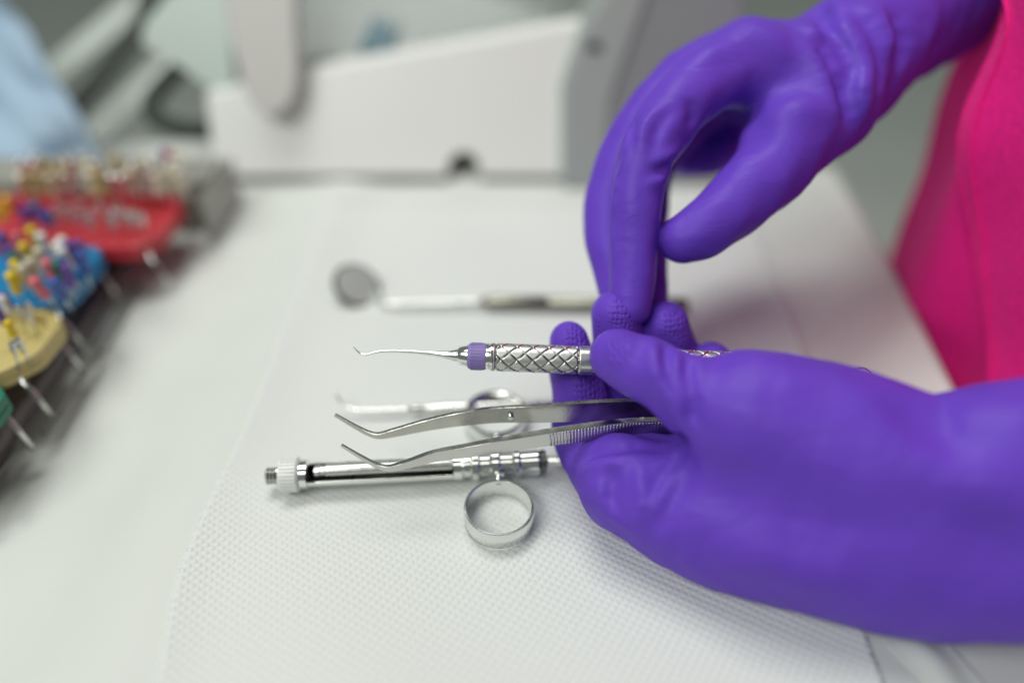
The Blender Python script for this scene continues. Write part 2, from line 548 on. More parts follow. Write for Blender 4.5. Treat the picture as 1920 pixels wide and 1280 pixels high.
class Field:
    def __init__(self, lo, hi, step):
        self.lo = np.asarray(lo, np.float32)
        self.step = step
        self.n = np.ceil((np.asarray(hi) - self.lo) / step).astype(int) + 1
        self.f = np.full(self.n, 60.0, np.float32)

    def sub(self, lo, hi):
        a = np.clip(((lo - self.lo) / self.step).astype(int), 0, self.n)
        b = np.clip(((hi - self.lo) / self.step).astype(int) + 2, 0, self.n)
        sl = tuple(slice(i, j) for i, j in zip(a, b))
        g = [self.lo[k] + self.step * np.arange(a[k], b[k], dtype=np.float32) for k in range(3)]
        return sl, g[0][:, None, None], g[1][None, :, None], g[2][None, None, :]

    def chain(self, nodes, k=3.0, margin=26.0):
        """nodes: rows of x,y,z,r -> field of the smooth-joined round cones on the whole grid"""
        out = np.full(self.n, 60.0, np.float32)
        for a, b in zip(nodes[:-1], nodes[1:]):
            a = np.asarray(a, np.float32); b = np.asarray(b, np.float32)
            rm = max(a[3], b[3]) + margin
            sl, X, Y, Z = self.sub(np.minimum(a[:3], b[:3]) - rm, np.maximum(a[:3], b[:3]) + rm)
            d = b[:3] - a[:3]
            L2 = float(d @ d) + 1e-6
            t = ((X - a[0]) * d[0] + (Y - a[1]) * d[1] + (Z - a[2]) * d[2]) / L2
            t = np.clip(t, 0, 1)
            q = np.sqrt((X - a[0] - t * d[0]) ** 2 + (Y - a[1] - t * d[1]) ** 2 + (Z - a[2] - t * d[2]) ** 2) - (a[3] + t * (b[3] - a[3]))
            out[sl] = smin(out[sl], q, k) if k else np.minimum(out[sl], q)
        return out

    def limb(self, rows, n=4, margin=24.0):
        """one smooth tapering limb through the rows"""
        return self.chain(smooth_path(rows, n), 0, margin)

    def hit(self, px, py):
        r = ray(px, py)
        d = np.arange(120, 420, 0.4)
        p = CAM + r[None, :] * d[:, None]
        i = np.round((p - self.lo) / self.step).astype(int)
        ok = np.all((i >= 0) & (i < self.n), axis=1)
        v = np.full(len(d), 1.0)
        ii = i[ok]
        v[ok] = self.f[ii[:, 0], ii[:, 1], ii[:, 2]]
        w = np.nonzero(v < 0)[0]
        return None if len(w) == 0 else float(d[w[0]])

    def crease(self, pix, rad, rise):
        """rise > 0: a raised fold along the pixel path, on the surface it meets; rise < 0: a furrow"""
        P = smooth_path(np.array(pix, float), 6)
        pts, w = [], []
        for j, (x, y) in enumerate(P):
            d = self.hit(x, y)
            if d is None:
                continue
            pts.append(at(x, y, d))
            w.append(math.sin(math.pi * (j + 0.3) / (len(P) - 0.4)) ** 0.8)
        if len(pts) < 2:
            return
        pts = np.array(pts, np.float32)
        sl, X, Y, Z = self.sub(pts.min(0) - 2.6 * rad, pts.max(0) + 2.6 * rad)
        best = np.zeros(self.f[sl].shape, np.float32)
        for a, b, wa, wb in zip(pts[:-1], pts[1:], w[:-1], w[1:]):
            d = b - a
            t = np.clip(((X - a[0]) * d[0] + (Y - a[1]) * d[1] + (Z - a[2]) * d[2]) / (float(d @ d) + 1e-6), 0, 1)
            q = (X - a[0] - t * d[0]) ** 2 + (Y - a[1] - t * d[1]) ** 2 + (Z - a[2] - t * d[2]) ** 2
            best = np.maximum(best, (wa + (wb - wa) * t) * np.exp(-q / rad ** 2))
        self.f[sl] -= rise * best

    def ripple(self, amp):
        """slight looseness of the rubber"""
        g = [self.lo[k] + self.step * np.arange(self.n[k], dtype=np.float32) for k in range(3)]
        X, Y, Z = g[0][:, None, None], g[1][None, :, None], g[2][None, None, :]
        self.f += amp * (np.sin(X * .31 + Y * .22) * np.sin(Z * .27 - X * .11) + np.sin(Y * .43 - Z * .3) * np.sin(X * .19 + Z * .17 + 1.3))

    def surface(self):
        f = self.f
        inside = f < 0
        n = self.n
        c = [inside[a:n[0] - 1 + a, b:n[1] - 1 + b, d:n[2] - 1 + d] for a in (0, 1) for b in (0, 1) for d in (0, 1)]
        cnt = sum(x.astype(np.int8) for x in c)
        act = (cnt > 0) & (cnt < 8)
        idx = np.full(act.shape, -1, np.int64)
        ijk = np.argwhere(act)
        idx[act] = np.arange(len(ijk))
        corner = np.array([(a, b, d) for a in (0, 1) for b in (0, 1) for d in (0, 1)])
        vals = np.stack([f[ijk[:, 0] + a, ijk[:, 1] + b, ijk[:, 2] + d] for a, b, d in corner], 1)
        acc = np.zeros((len(ijk), 3)); num = np.zeros(len(ijk))
        for i in range(8):
            for j in range(i + 1, 8):
                if np.abs(corner[i] - corner[j]).sum() != 1:
                    continue
                va, vb = vals[:, i], vals[:, j]
                m = (va < 0) != (vb < 0)
                t = np.where(m, va / np.where(m, va - vb, 1), 0)
                acc += np.where(m[:, None], corner[i] + (corner[j] - corner[i]) * t[:, None], 0)
                num += m
        V = self.lo + self.step * (ijk + acc / num[:, None])
        Q = []
        for ax in range(3):
            o1, o2 = [(1, 2), (2, 0), (0, 1)][ax]
            sl0 = [slice(1, None)] * 3; sl1 = [slice(1, None)] * 3
            for o in (o1, o2):
                sl0[o] = slice(1, n[o] - 1); sl1[o] = slice(1, n[o] - 1)
            sl0[ax] = slice(0, n[ax] - 1); sl1[ax] = slice(1, n[ax])
            A, B = inside[tuple(sl0)], inside[tuple(sl1)]
            e = np.argwhere(A != B)
            flip = A[A != B]
            base = e.copy()
            base[:, o1] += 1; base[:, o2] += 1
            def cell(d1, d2):
                q = base.copy()
                q[:, o1] -= d1; q[:, o2] -= d2
                return idx[q[:, 0], q[:, 1], q[:, 2]]
            quad = np.stack([cell(1, 1), cell(0, 1), cell(0, 0), cell(1, 0)], 1)
            quad[~flip] = quad[~flip][:, ::-1]
            Q.append(quad)
        Q = np.concatenate(Q)
        return V, Q[(Q >= 0).all(1)]

def nodes(rows):
    """px, py, radius px, depth -> x, y, z, radius mm"""
    return [(*at(x, y, d), r * d / F) for x, y, r, d in rows]

def field_for(chains, step, pad=6):
    a = np.array([n for c in chains for n in c])
    lo = (a[:, :3] - a[:, 3:]).min(0) - pad
    hi = (a[:, :3] + a[:, 3:]).max(0) + pad
    return Field(lo, hi, step)

def relax(V, Q, it=2):
    """light Laplacian smoothing of a quad surface"""
    for _ in range(it):
        acc = np.zeros_like(V); num = np.zeros(len(V))
        for k in range(4):
            a, b = Q[:, k], Q[:, (k + 1) % 4]
            np.add.at(acc, a, V[b]); np.add.at(num, a, 1)
            np.add.at(acc, b, V[a]); np.add.at(num, b, 1)
        V = V * 0.5 + 0.5 * acc / np.maximum(num, 1)[:, None]
    return V

def glove_mesh(name, fld, parent, grips):
    V, Q = fld.surface()
    V = relax(V, Q, 2)
    o = mesh(name, V, Q, M["glove"], parent)
    g = np.zeros(len(V), np.float32)
    for px, py, d, r in grips:
        dist = np.linalg.norm(V - at(px, py, d), axis=1)
        g = np.maximum(g, np.clip((r - dist) / (0.25 * r), 0, 1))
    a = o.data.attributes.new("grip", 'FLOAT', 'POINT')
    a.data.foreach_set("value", g)
    return o

person = thing("person", "person in pink scrubs and purple rubber gloves holding dental instruments over the towel", "person", (300, 275, -760))

# ---- near glove (the person's left hand)
thumbL = nodes([(1158, 668, 53, 236), (1205, 690, 62, 229), (1250, 713, 64, 226), (1292, 736, 75, 225), (1335, 758, 88, 224), (1430, 785, 116, 222)])
radial = nodes([(1410, 780, 121, 223), (1460, 790, 124, 222), (1560, 818, 132, 219), (1690, 862, 128, 215), (1760, 880, 128, 212), (1850, 862, 136, 208), (1935, 850, 138, 205), (2120, 830, 140, 203), (2330, 805, 148, 201)])
ulnar = nodes([(1185, 905, 92, 243), (1330, 958, 128, 236), (1500, 1000, 135, 228), (1690, 1050, 132, 220), (1850, 1058, 130, 212), (1935, 1050, 134, 208), (2120, 1030, 140, 206), (2330, 1005, 148, 204)])
back = nodes([(1300, 920, 90, 262), (1450, 930, 120, 252), (1620, 950, 130, 240), (1800, 960, 130, 225)])
indexL = nodes([(1180, 905, 88, 244), (1105, 822, 68, 266), (1085, 735, 50, 265), (1075, 690, 46, 264), (1066, 640, 37, 263)])
middleL = nodes([(1240, 915, 70, 262), (1190, 800, 56, 282), (1168, 690, 52, 272), (1152, 590, 45, 263)])
ringL = nodes([(1310, 930, 70, 270), (1292, 810, 56, 288), (1268, 700, 52, 280), (1247, 608, 45, 270)])
pinkyL = nodes([(1400, 940, 66, 275), (1375, 820, 48, 288), (1352, 730, 42, 280), (1336, 676, 36, 273)])
FL = field_for([thumbL, radial, ulnar, back, indexL, middleL, ringL, pinkyL], 0.8)
palm = smin(FL.limb(ulnar), FL.limb(back), 18)
palm = smin(palm, FL.limb(radial), 12)
core = nodes([(1470, 890, 140, 228), (1600, 920, 160, 224), (1750, 960, 165, 218), (1935, 950, 172, 212), (2120, 930, 175, 210), (2330, 905, 180, 208)])
palm = smin(palm, FL.limb(core, 2), 14)
palm_t = smin(palm, FL.limb(thumbL), 5)
f = smin(palm, FL.limb(indexL), 6)
for c in (middleL, ringL, pinkyL):
    f = smin(f, smin(palm, FL.limb(c), 5), 0.8)
FL.f = smin(f, palm_t, 1.5)
hollow = FL.limb(nodes([(1130, 785, 16, 249), (1215, 800, 20, 240), (1272, 814, 15, 229), (1284, 818, 8, 220)]))
FL.f = -smin(-FL.f, hollow, 3.0)
FL.ripple(0.2)
for path, r, h in (
        ([(1225, 632), (1236, 690), (1262, 745), (1284, 800)], 3.0, 2.0),
        ([(1246, 645), (1254, 695), (1274, 745)], 2.0, -2.6),
        ([(1264, 660), (1270, 700), (1288, 760)], 2.0, 2.2),
        ([(1290, 668), (1286, 705), (1296, 760), (1304, 800)], 2.4, -2.2),
        ([(1312, 680), (1304, 720), (1314, 770)], 3.0, 0.9),
        ([(1085, 858), (1130, 846), (1190, 838), (1262, 842)], 2.2, -1.4),
        ([(1085, 880), (1140, 868), (1205, 856)], 2.4, 1.2),
        ([(1140, 872), (1150, 905), (1142, 950)], 2.4, -1.5),
        ([(1195, 872), (1204, 925), (1190, 985)], 2.4, 1.5),
        ([(1285, 845), (1250, 885), (1222, 930)], 2.6, -1.7),
        ([(1296, 872), (1268, 925), (1238, 990)], 2.8, -1.4),
        ([(1275, 870), (1250, 905), (1226, 960)], 2.0, 1.0),
        ([(1115, 900), (1138, 950), (1185, 995)], 2.4, 1.2),
        ([(1470, 950), (1550, 980), (1650, 985)], 7.0, -1.4),
        ([(1330, 900), (1420, 930), (1520, 920)], 9.0, -1.2),
        ([(1340, 1040), (1450, 1060), (1600, 1100)], 6.0, 1.0),
        ([(1690, 765), (1740, 800), (1800, 850)], 7.0, -2.2),
        ([(1680, 830), (1780, 890), (1900, 970)], 9.0, 1.8),
        ([(1760, 960), (1850, 1010), (1940, 1060)], 9.0, -1.8)):
    FL.crease(path, r, h * 1.55)
gripsL = [(1096, 632, 257, 8.5), (1122, 722, 257, 9.5), (1190, 586, 256, 10.5), (1288, 606, 262, 10.5), (1170, 660, 226, 7.0)]
glove_mesh("glove", FL, person, gripsL)["label"] = "purple glove gripping the scaler and tweezers, thumb on top"

# ---- far glove (the person's right hand)
indexR = nodes([(1400, 118, 74, 276), (1308, 166, 60, 268), (1226, 262, 57, 262), (1203, 325, 51, 261), (1191, 400, 48, 261), (1187, 470, 46, 262), (1184, 535, 43, 262), (1182, 575, 38, 262)])
middleR = nodes([(1400, 118, 76, 298), (1292, 160, 66, 292), (1202, 252, 57, 288), (1154, 345, 51, 286), (1141, 430, 48, 283), (1154, 500, 44, 278), (1170, 580, 38, 272)])
ringR = nodes([(1420, 140, 76, 308), (1310, 190, 64, 304), (1222, 300, 50, 302), (1205, 430, 46, 298), (1210, 530, 42, 290), (1212, 580, 36, 285)])
pinkyR = nodes([(1440, 170, 70, 318), (1360, 220, 56, 314), (1340, 276, 46, 312), (1290, 290, 40, 312)])
thumbR = nodes([(1550, 200, 92, 278), (1478, 262, 84, 271), (1446, 316, 72, 267), (1370, 390, 60, 263), (1318, 430, 54, 262), (1282, 449, 46, 262)])
metaR = nodes([(1436, 136, 76, 278), (1490, 148, 92, 282), (1565, 140, 100, 288), (1610, 92, 104, 295), (1700, 28, 114, 315), (1800, -38, 122, 340), (1960, -150, 128, 385)])
meta2R = nodes([(1400, 130, 80, 300), (1490, 150, 90, 300), (1570, 140, 95, 298)])
FR = field_for([indexR, middleR, ringR, pinkyR, thumbR, metaR], 0.9)
palm = smin(FR.limb(metaR), FR.limb(meta2R), 14)
f = smin(palm, FR.limb(indexR), 8)
for c in (middleR, ringR, pinkyR):
    f = smin(f, smin(palm, FR.limb(c), 6), 1.2)
FR.f = smin(f, smin(palm, FR.limb(thumbR), 9), 2.0)
FR.ripple(0.22)
for path, r, h in (
        ([(1540, 5), (1550, 50), (1580, 95), (1598, 130)], 3.6, -2.8),
        ([(1565, 0), (1580, 45), (1608, 85), (1625, 120)], 4.0, 2.6),
        ([(1600, 128), (1588, 175), (1600, 240)], 3.6, -3.2),
        ([(1630, 120), (1618, 165), (1626, 215)], 3.6, 2.6),
        ([(1510, 85), (1540, 130), (1562, 190)], 4.0, 1.6),
        ([(1530, 75), (1562, 125), (1578, 190)], 2.8, -2.2),
        ([(1500, 45), (1540, 70), (1575, 105)], 3.0, 1.4),
        ([(1610, 10), (1655, 50), (1664, 110), (1648, 180)], 4.6, 3.2),
        ([(1676, 20), (1692, 80), (1668, 160)], 5.0, -3.2),
        ([(1730, 0), (1745, 50), (1725, 110)], 6.0, 1.5),
        ([(1152, 490), (1148, 400), (1162, 325), (1200, 240)], 1.3, 0.8),
        ([(1262, 205), (1235, 240), (1222, 290)], 2.0, -1.2),
        ([(1196, 216), (1186, 245), (1182, 285)], 1.8, -1.2),
        ([(1230, 200), (1208, 232), (1200, 270)], 2.2, 1.0),
        ([(1288, 195), (1300, 215), (1290, 235)], 2.2, -1.3),
        ([(1235, 300), (1258, 292), (1276, 272)], 2.2, 1.8),
        ([(1225, 322), (1244, 316), (1262, 302)], 1.8, -1.8),
        ([(1215, 345), (1235, 340), (1250, 328)], 1.8, 1.2),
        ([(1420, 90), (1340, 125), (1280, 145)], 5.0, -0.9),
        ([(1400, 200), (1420, 240), (1416, 280)], 5.0, -1.4),
        ([(1440, 215), (1500, 205), (1570, 205)], 5.0, 1.2),
        ([(1360, 340), (1390, 375), (1420, 400)], 6.0, -0.6)):
    FR.crease(path, r, h * 1.4)
glove_mesh("glove", FR, person, [(1400, 900, 300, 1)])["label"] = "purple glove reaching down with loosely hooked fingers and wrinkled wrist"

# ---- scrubs
CX, CY, RX, RY = 312.0, 272.0, 118.0, 150.0
def torso(theta, z, off=0.0):
    sx = 1.0 + 0.00018 * (z - 60) + off / RX
    wob = 3.4 * math.sin(theta * 9 + z * 0.012) + 1.4 * math.sin(theta * 17 - z * 0.02 + 1) + 1.5 * math.sin(theta * 5 + z * 0.045) + 0.7 * math.sin(z * 0.085 + theta * 11) * math.exp(-((z - 40) / 90) ** 2)
    rx, ry = RX * sx + wob, RY * sx + wob
    return np.array([CX - rx * math.cos(theta), CY + ry * math.sin(theta), z])
vs, fs = [], []
zs = np.linspace(-420, 330, 120)
nt_ = 220
for z in zs:
    for k in range(nt_):
        vs.append(torso(2 * math.pi * k / nt_, z))
for j in range(len(zs) - 1):
    for k in range(nt_):
        k2 = (k + 1) % nt_
        fs.append([j * nt_ + k, (j + 1) * nt_ + k, (j + 1) * nt_ + k2, j * nt_ + k2])
scrub = mesh("scrub_top", vs, fs, M["scrub"], person)
scrub["label"] = "bright pink cotton scrub top"

def seam_px(py):
    return float(np.interp(py, [-200, 0, 100, 190, 280, 370, 480, 600, 740, 900], [1905, 1893, 1862, 1840, 1822, 1811, 1822, 1838, 1846, 1850]))
edge_t = []
zz = np.linspace(-150, 330, 110)
for z in zz:
    best = None
    for th in np.linspace(-0.6, 0.9, 300):
        p = torso(th, z, 5)
        x, y, d = project(p)
        e = abs(x - seam_px(y))
        if best is None or e < best[0]:
            best = (e, th)
    edge_t.append(best[1])
edge_t = np.convolve(np.pad(edge_t, 4, mode='edge'), np.ones(9) / 9, mode='valid')
vs, fs = [], []
nk = 90
for j, z in enumerate(zz):
    for k in range(nk):
        t = k / (nk - 1)
        th = edge_t[j] + (-1.7 - edge_t[j]) * t
        off = 5.0 - 2.4 * math.exp(-t * 60) + 0.8 * math.exp(-((t - 0.03) / 0.012) ** 2) + 8.0 * math.exp(-((z - 90) / 28) ** 2) * math.exp(-t * 8)
        vs.append(torso(th, z, off))
for j in range(len(zz) - 1):
    for k in range(nk - 1):
        fs.append([j * nk + k, j * nk + k + 1, (j + 1) * nk + k + 1, (j + 1) * nk + k])
pk = mesh("overlapping_panel", vs, fs, M["scrub"], scrub)
pk.modifiers.new("solid", 'SOLIDIFY').thickness = 0.0016
hem = np.array([vs[j * nk] for j in range(len(zz))])
mesh("hem", *tube(hem, 1.0, 10), M["scrub"], scrub)
stitch = np.array([vs[j * nk + 3] for j in range(len(zz))]) + np.array([-0.5, 0, 0])
mesh("seam", *tube(stitch, 0.45, 8), M["scrub"], scrub)

# sleeves and forearms, outside the picture
vs1 = tube(smooth_path([at(2240, 925, 205), (235, 105, 78), (345, 70, 105)], 8), np.linspace(30, 34, 17), 24)
vs2 = tube(smooth_path([at(1900, -110, 370), (240, 470, 190), (330, 480, 250)], 8), np.linspace(28, 36, 17), 24)
mesh("forearm", *vs1, M["skin"], person)
mesh("forearm", *vs2, M["skin"], person)

# ------------------------------------------------------------------ scaler held by the near glove
D0 = 250.0
MMP = D0 / F
A0, A1 = at(660, 659.2, D0), at(1640, 695.5, D0)
AX = unit(A1 - A0)
def on_axis(px):
    return A0 + AX * ((px - 660) * MMP)
sc = thing("hand_scaler", "double ended steel scaler with purple ring and diamond knurled handle, held in the glove", "scaler", on_axis(1150))
def knurl(px0, px1):
    L = (px1 - px0) * MMP
    nu, nth = 190, 192
    u, v = frame_of(AX)
    R = 26.5 * MMP
    p0 = on_axis(px0)
    vs, fs, gr = [], [], []
    for i in range(nu):
        s = L * i / (nu - 1)
        for k in range(nth):
            a = 2 * math.pi * k / nth
            g = 0
            for sg in (1, -1):
                ph = s / 5.35 + sg * 6 * a / (2 * math.pi)
                dd = abs(ph - round(ph)) * 3.7
                g = max(g, math.exp(-(dd / 0.27) ** 4))
            e = min(s, L - s)
            ge = math.exp(-((e - 0.9) / 0.3) ** 2)
            g = max(g if e > 0.9 else 0, ge)
            r = R - 0.46 * g
            gr.append(g)
            vs.append(p0 + AX * s + (u * math.cos(a) + v * math.sin(a)) * r)
    for i in range(nu - 1):
        for k in range(nth):
            k2 = (k + 1) % nth
            fs.append([i * nth + k, i * nth + k2, (i + 1) * nth + k2, (i + 1) * nth + k])
    o = mesh("knurled_grip", vs, fs, M["knurl"], sc)
    at_ = o.data.attributes.new("groove", 'FLOAT', 'POINT')
    at_.data.foreach_set("value", np.array(gr, np.float32))
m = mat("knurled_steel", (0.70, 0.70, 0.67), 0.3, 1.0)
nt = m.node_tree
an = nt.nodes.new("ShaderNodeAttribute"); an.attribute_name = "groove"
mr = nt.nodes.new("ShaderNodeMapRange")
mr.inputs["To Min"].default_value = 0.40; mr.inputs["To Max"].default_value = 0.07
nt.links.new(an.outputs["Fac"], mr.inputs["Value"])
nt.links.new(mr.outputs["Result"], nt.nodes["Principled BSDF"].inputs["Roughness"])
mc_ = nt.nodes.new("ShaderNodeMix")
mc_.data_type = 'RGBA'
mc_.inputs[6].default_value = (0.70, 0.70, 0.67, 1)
mc_.inputs[7].default_value = (0.36, 0.36, 0.34, 1)  # darker groove colour imitates dark reflections in the polished recesses
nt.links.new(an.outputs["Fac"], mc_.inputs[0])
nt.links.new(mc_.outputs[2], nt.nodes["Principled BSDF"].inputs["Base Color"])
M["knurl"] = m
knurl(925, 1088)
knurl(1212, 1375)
def lat(name, rows, matl, n=40, sharp=35):
    """rows: px along the tool, radius px"""
    return mesh(name, *lathe(on_axis(rows[0][0]), AX, [((x - rows[0][0]) * MMP, r * MMP) for x, r in rows], n), matl, sc, sharp=sharp)
lat("handle_middle", [(1087, 24), (1088.5, 27.2), (1211.5, 27.2), (1213, 24)], M["satin"])
for mir in (0, 1):
    def X(x):
        return 2300 - x if mir else x
    def rows(r):
        r = [(X(x), q) for x, q in r]
        return r[::-1] if mir else r
    lat("collar", rows([(911, 22), (912, 25.5), (916, 26.5), (917.5, 24), (919, 24), (920, 26.5), (924, 26.5), (925.5, 24)]), M["chrome"])
    rg = lat("grip_ring", rows([(877, 19), (878, 22.5), (882, 24.5), (890, 25.2), (905, 25.6), (910, 25), (912, 23)]), M["ring_purple"])
    rb = []
    u, v = frame_of(AX)
    for k in range(26):
        a = 2 * math.pi * k / 26
        dr = u * math.cos(a) + v * math.sin(a)
        rb.append(box(on_axis(X(894)) + dr * 25.2 * MMP, (22 * MMP, 0.6, 0.26), np.array([AX, np.cross(AX, dr), dr])))
    ribs = mesh("rib", *merge(rb), M["ring_purple"], rg, smooth=False)
    ribs["kind"] = "stuff"
    lat("ferrule", rows([(858, 12), (859, 15), (862, 17.5), (877, 20.3), (879, 18)]), M["chrome"])
    # shank and working tip
    pr = [(860, 0, 13), (850, 0, 10.5), (838, -0.5, 7.8), (815, -2.5, 5.2), (780, -4, 3.6), (745, -4.5, 3.0), (715, -3, 2.9), (700, 0, 2.7), (688, 4, 2.4), (677, 3.5, 1.9), (669, -2, 1.4), (662, -10, 0.6)]
    up = unit(np.cross(AX, np.cross(FWD, AX)))
    dn = DWN - AX * (DWN @ AX)
    pts = [np.array([*(on_axis(X(x)) + dn * y * MMP * (-1 if mir else 1)), r * MMP]) for x, y, r in pr]
    pp = smooth_path(pts, 6)
    mesh("working_tip", *tube(pp[:, :3], np.maximum(pp[:, 3], 0.06), 16), M["chrome"], sc)

# ------------------------------------------------------------------ tweezers
tw = thing("tweezers", "angled steel dental tweezers with ribbed grip pinched in the glove", "tweezers", at(1270, 800, 248))
G = unit(DWN * 0.62 - FWD * 0.78)            # both broad outer faces turn this way
def arm_path(rows):
    p = smooth_path([np.array([*at(x, y, d), w * d / F, t]) for x, y, d, w, t in rows], 8)
    return p
up_arm = arm_path([(628, 777, 252, 7, .8), (664, 798, 252, 9, 1.0), (692, 812, 252, 11, 1.2), (712, 816, 252, 14, 1.3), (745, 809, 252, 20, 1.3), (800, 796, 252, 27, 1.3),
                   (860, 785, 251, 34, 1.3), (930, 777, 251, 39, 1.3), (1000, 775, 250, 43, 1.4), (1080, 771, 250, 48, 1.5), (1180, 768, 249, 50, 1.6), (1300, 780, 249, 50, 1.8), (1400, 800, 250, 48, 2.0)])
lo_arm = arm_path([(640, 834, 246, 7, .8), (675, 855, 246, 9, 1.0), (705, 871, 246, 11, 1.2), (730, 877, 246, 14, 1.4), (765, 869, 246, 18, 1.6), (815, 854, 245, 24, 1.9),
                   (870, 845, 244, 28, 2.2), (940, 833, 243, 32, 2.4), (1010, 822, 243, 34, 2.5), (1080, 812, 243, 36, 2.5), (1180, 801, 244, 38, 2.4), (1300, 798, 246, 38, 2.2), (1400, 802, 249, 38, 2.0)])
ua = mesh("upper_arm", *ribbon(up_arm[:, :3], up_arm[:, 3], up_arm[:, 4], G), M["brushed"], tw, sharp=30)
la = mesh("lower_arm", *ribbon(lo_arm[:, :3], lo_arm[:, 3], lo_arm[:, 4], G), M["tweezer"], tw, sharp=30)
c = at(957, 779, 250.2)
mesh("guide_pin", *lathe(c - G * 0.5, G, [(0, 1.1), (1.4, 1.1), (1.8, 0.85), (1.95, 0.3)], 20), M["chrome"], tw, sharp=40)
rb = []
tan = np.gradient(lo_arm[:, :3], axis=0)
arc = np.concatenate([[0], np.cumsum(np.linalg.norm(np.diff(lo_arm[:, :3], axis=0), axis=1))])
s = 0.0
while s < arc[-1]:
    p = np.array([np.interp(s, arc, lo_arm[:, k]) for k in range(5)])
    x, y, d = project(p[:3])
    if 1030 < x < 1290:
        t = unit([np.interp(s, arc, tan[:, k]) for k in range(3)])
        g = unit(G - t * (G @ t))
        w = np.cross(g, t)
        rb.append(lathe(p[:3] + g * (p[4] / 2 + 0.02) - w * (p[3] / 2 - 0.25), w, [(0, 0.18), (0.15, 0.36), (p[3] - 0.65, 0.36), (p[3] - 0.5, 0.2)], 8))
    s += 1.05
o = mesh("grip_ribs", *merge(rb), M["tweezer"], la)
o["kind"] = "stuff"
mesh("joint", *lathe(at(1398, 801, 249.6) - G * 2.6, G, [(0, 3), (0.2, 3.4), (5, 3.4), (5.2, 3)], 24), M["satin"], tw, sharp=40)

# ------------------------------------------------------------------ cartridge syringe on the towel
def zt(px, py):
    p = onz(px, py, 1.0)
    return float(hz(p[0], p[1])) + 1.6
ZS = 8.0
Sy0, Sy1 = onz(498, 892, ZS), onz(1080, 862, ZS)
SX = unit(Sy1 - Sy0)
SYV = np.cross(np.array([0, 0, 1.0]), SX)
def sp(px):
    """point on the syringe axis seen at column px"""
    best = np.linspace(0, 1.6, 1601)
    P = Sy0 + (Sy1 - Sy0) * best[:, None]
    xx = [project(p)[0] for p in P]
    return Sy0 + (Sy1 - Sy0) * float(np.interp(px, xx, best))
sy = thing("cartridge_syringe", "steel dental cartridge syringe with two finger rings lying on the towel", "syringe", (*sp(780)[:2], 1.5))
def slat(name, rows, matl, n=36, par=None, sharp=35):
    p0 = sp(rows[0][0])
    return mesh(name, *lathe(p0, SX, [((sp(x) - p0) @ SX, r) for x, r in rows], n), matl, par or sy, sharp=sharp)
slat("needle_thread", [(498, 1.6), (500, 2.7), (503, 3.2), (506, 2.6), (509, 3.2), (512, 2.6), (515, 3.2), (518, 2.6), (521, 3.2), (526, 3.0)], M["tweezer"])
hub = slat("knurled_hub", [(525, 4.2), (527, 5.6), (532, 5.9), (558, 5.9), (562, 5.5), (564, 4.6)], M["white_plastic"])  # hub and ribs coloured white to imitate bright reflections on chrome
rb = []
u, v = frame_of(SX)
for k in range(30):
    a = 2 * math.pi * k / 30
    dr = u * math.cos(a) + v * math.sin(a)
    rb.append(box((sp(530) + sp(560)) / 2 + dr * 5.95, (np.linalg.norm(sp(560) - sp(530)), 0.7, 0.6), np.array([SX, np.cross(SX, dr), dr])))
o = mesh("knurl_rib", *merge(rb), M["white_plastic"], hub, smooth=False)
o["kind"] = "stuff"
slat("neck", [(563, 4.4), (565, 5.2), (578, 5.2), (580, 4.2)], M["chrome"])
# open barrel: trough with a window on top
def trough(px0, px1, ro, ri, a0, a1, n=28):
    p0, p1 = sp(px0), sp(px1)
    vs, fs = [], []
    up = np.cross(SX, SYV)
    for p in (p0, p1):
        for r in (ro, ri):
            for k in range(n):
                a = a0 + (a1 - a0) * k / (n - 1)
                vs.append(p + (SYV * math.cos(a) + up * math.sin(a)) * r)
    for k in range(n - 1):
        fs.append([k, k + 1, 2 * n + k + 1, 2 * n + k])
        fs.append([n + k + 1, n + k, 3 * n + k, 3 * n + k + 1])
        fs.append([k + 1, k, n + k, n + k + 1])
        fs.append([2 * n + k, 2 * n + k + 1, 3 * n + k + 1, 3 * n + k])
    fs.append([0, 2 * n, 3 * n, n])
    fs.append([n - 1, 2 * n - 1, 4 * n - 1, 3 * n - 1])
    return np.array(vs), fs
mesh("barrel", *trough(578, 852, 4.7, 4.1, math.radians(-185), math.radians(5)), M["chrome"], sy, sharp=30)
mesh("barrel_shade", *trough(580, 851, 4.05, 3.9, math.radians(-178), math.radians(-2)), M["black"], sy)  # black shell put in for the shade inside the barrel
p0 = sp(590) + np.array([0, -0.2, 1.2])
L = np.linalg.norm(sp(850) - sp(590))
car = mesh("cartridge", *lathe(p0, SX, [(0, 1.3), (0.4, 2.1), (2, 2.3), (2.3, 2.0), (4, 2.0), (4.3, 2.4), (L - 1, 2.4), (L, 2.2)], 36), M["satin"], sy, sharp=35)
car["label"] = "pale glass anaesthetic cartridge in the barrel window"
slat("finger_grip", [(848, 4.2), (851, 5.0), (866, 5.0), (870, 4.2), (882, 4.2), (886, 5.3), (896, 5.3), (900, 4.0), (918, 4.0), (922, 5.5), (934, 5.5), (938, 4.0), (960, 4.0), (964, 5.2), (972, 5.2), (976, 4.4), (1008, 4.7), (1012, 4.0)], M["chrome"])
slat("plunger_rod", [(1010, 1.9), (1011, 2.0), (1180, 2.0), (1181, 1.8)], M["satin"])
slat("reflection_ring", [(1012, 3.6), (1013, 4.3), (1022, 4.3), (1024, 3.6)], M["dark_metal"])  # dark ring colour imitates the glove reflected in the chrome
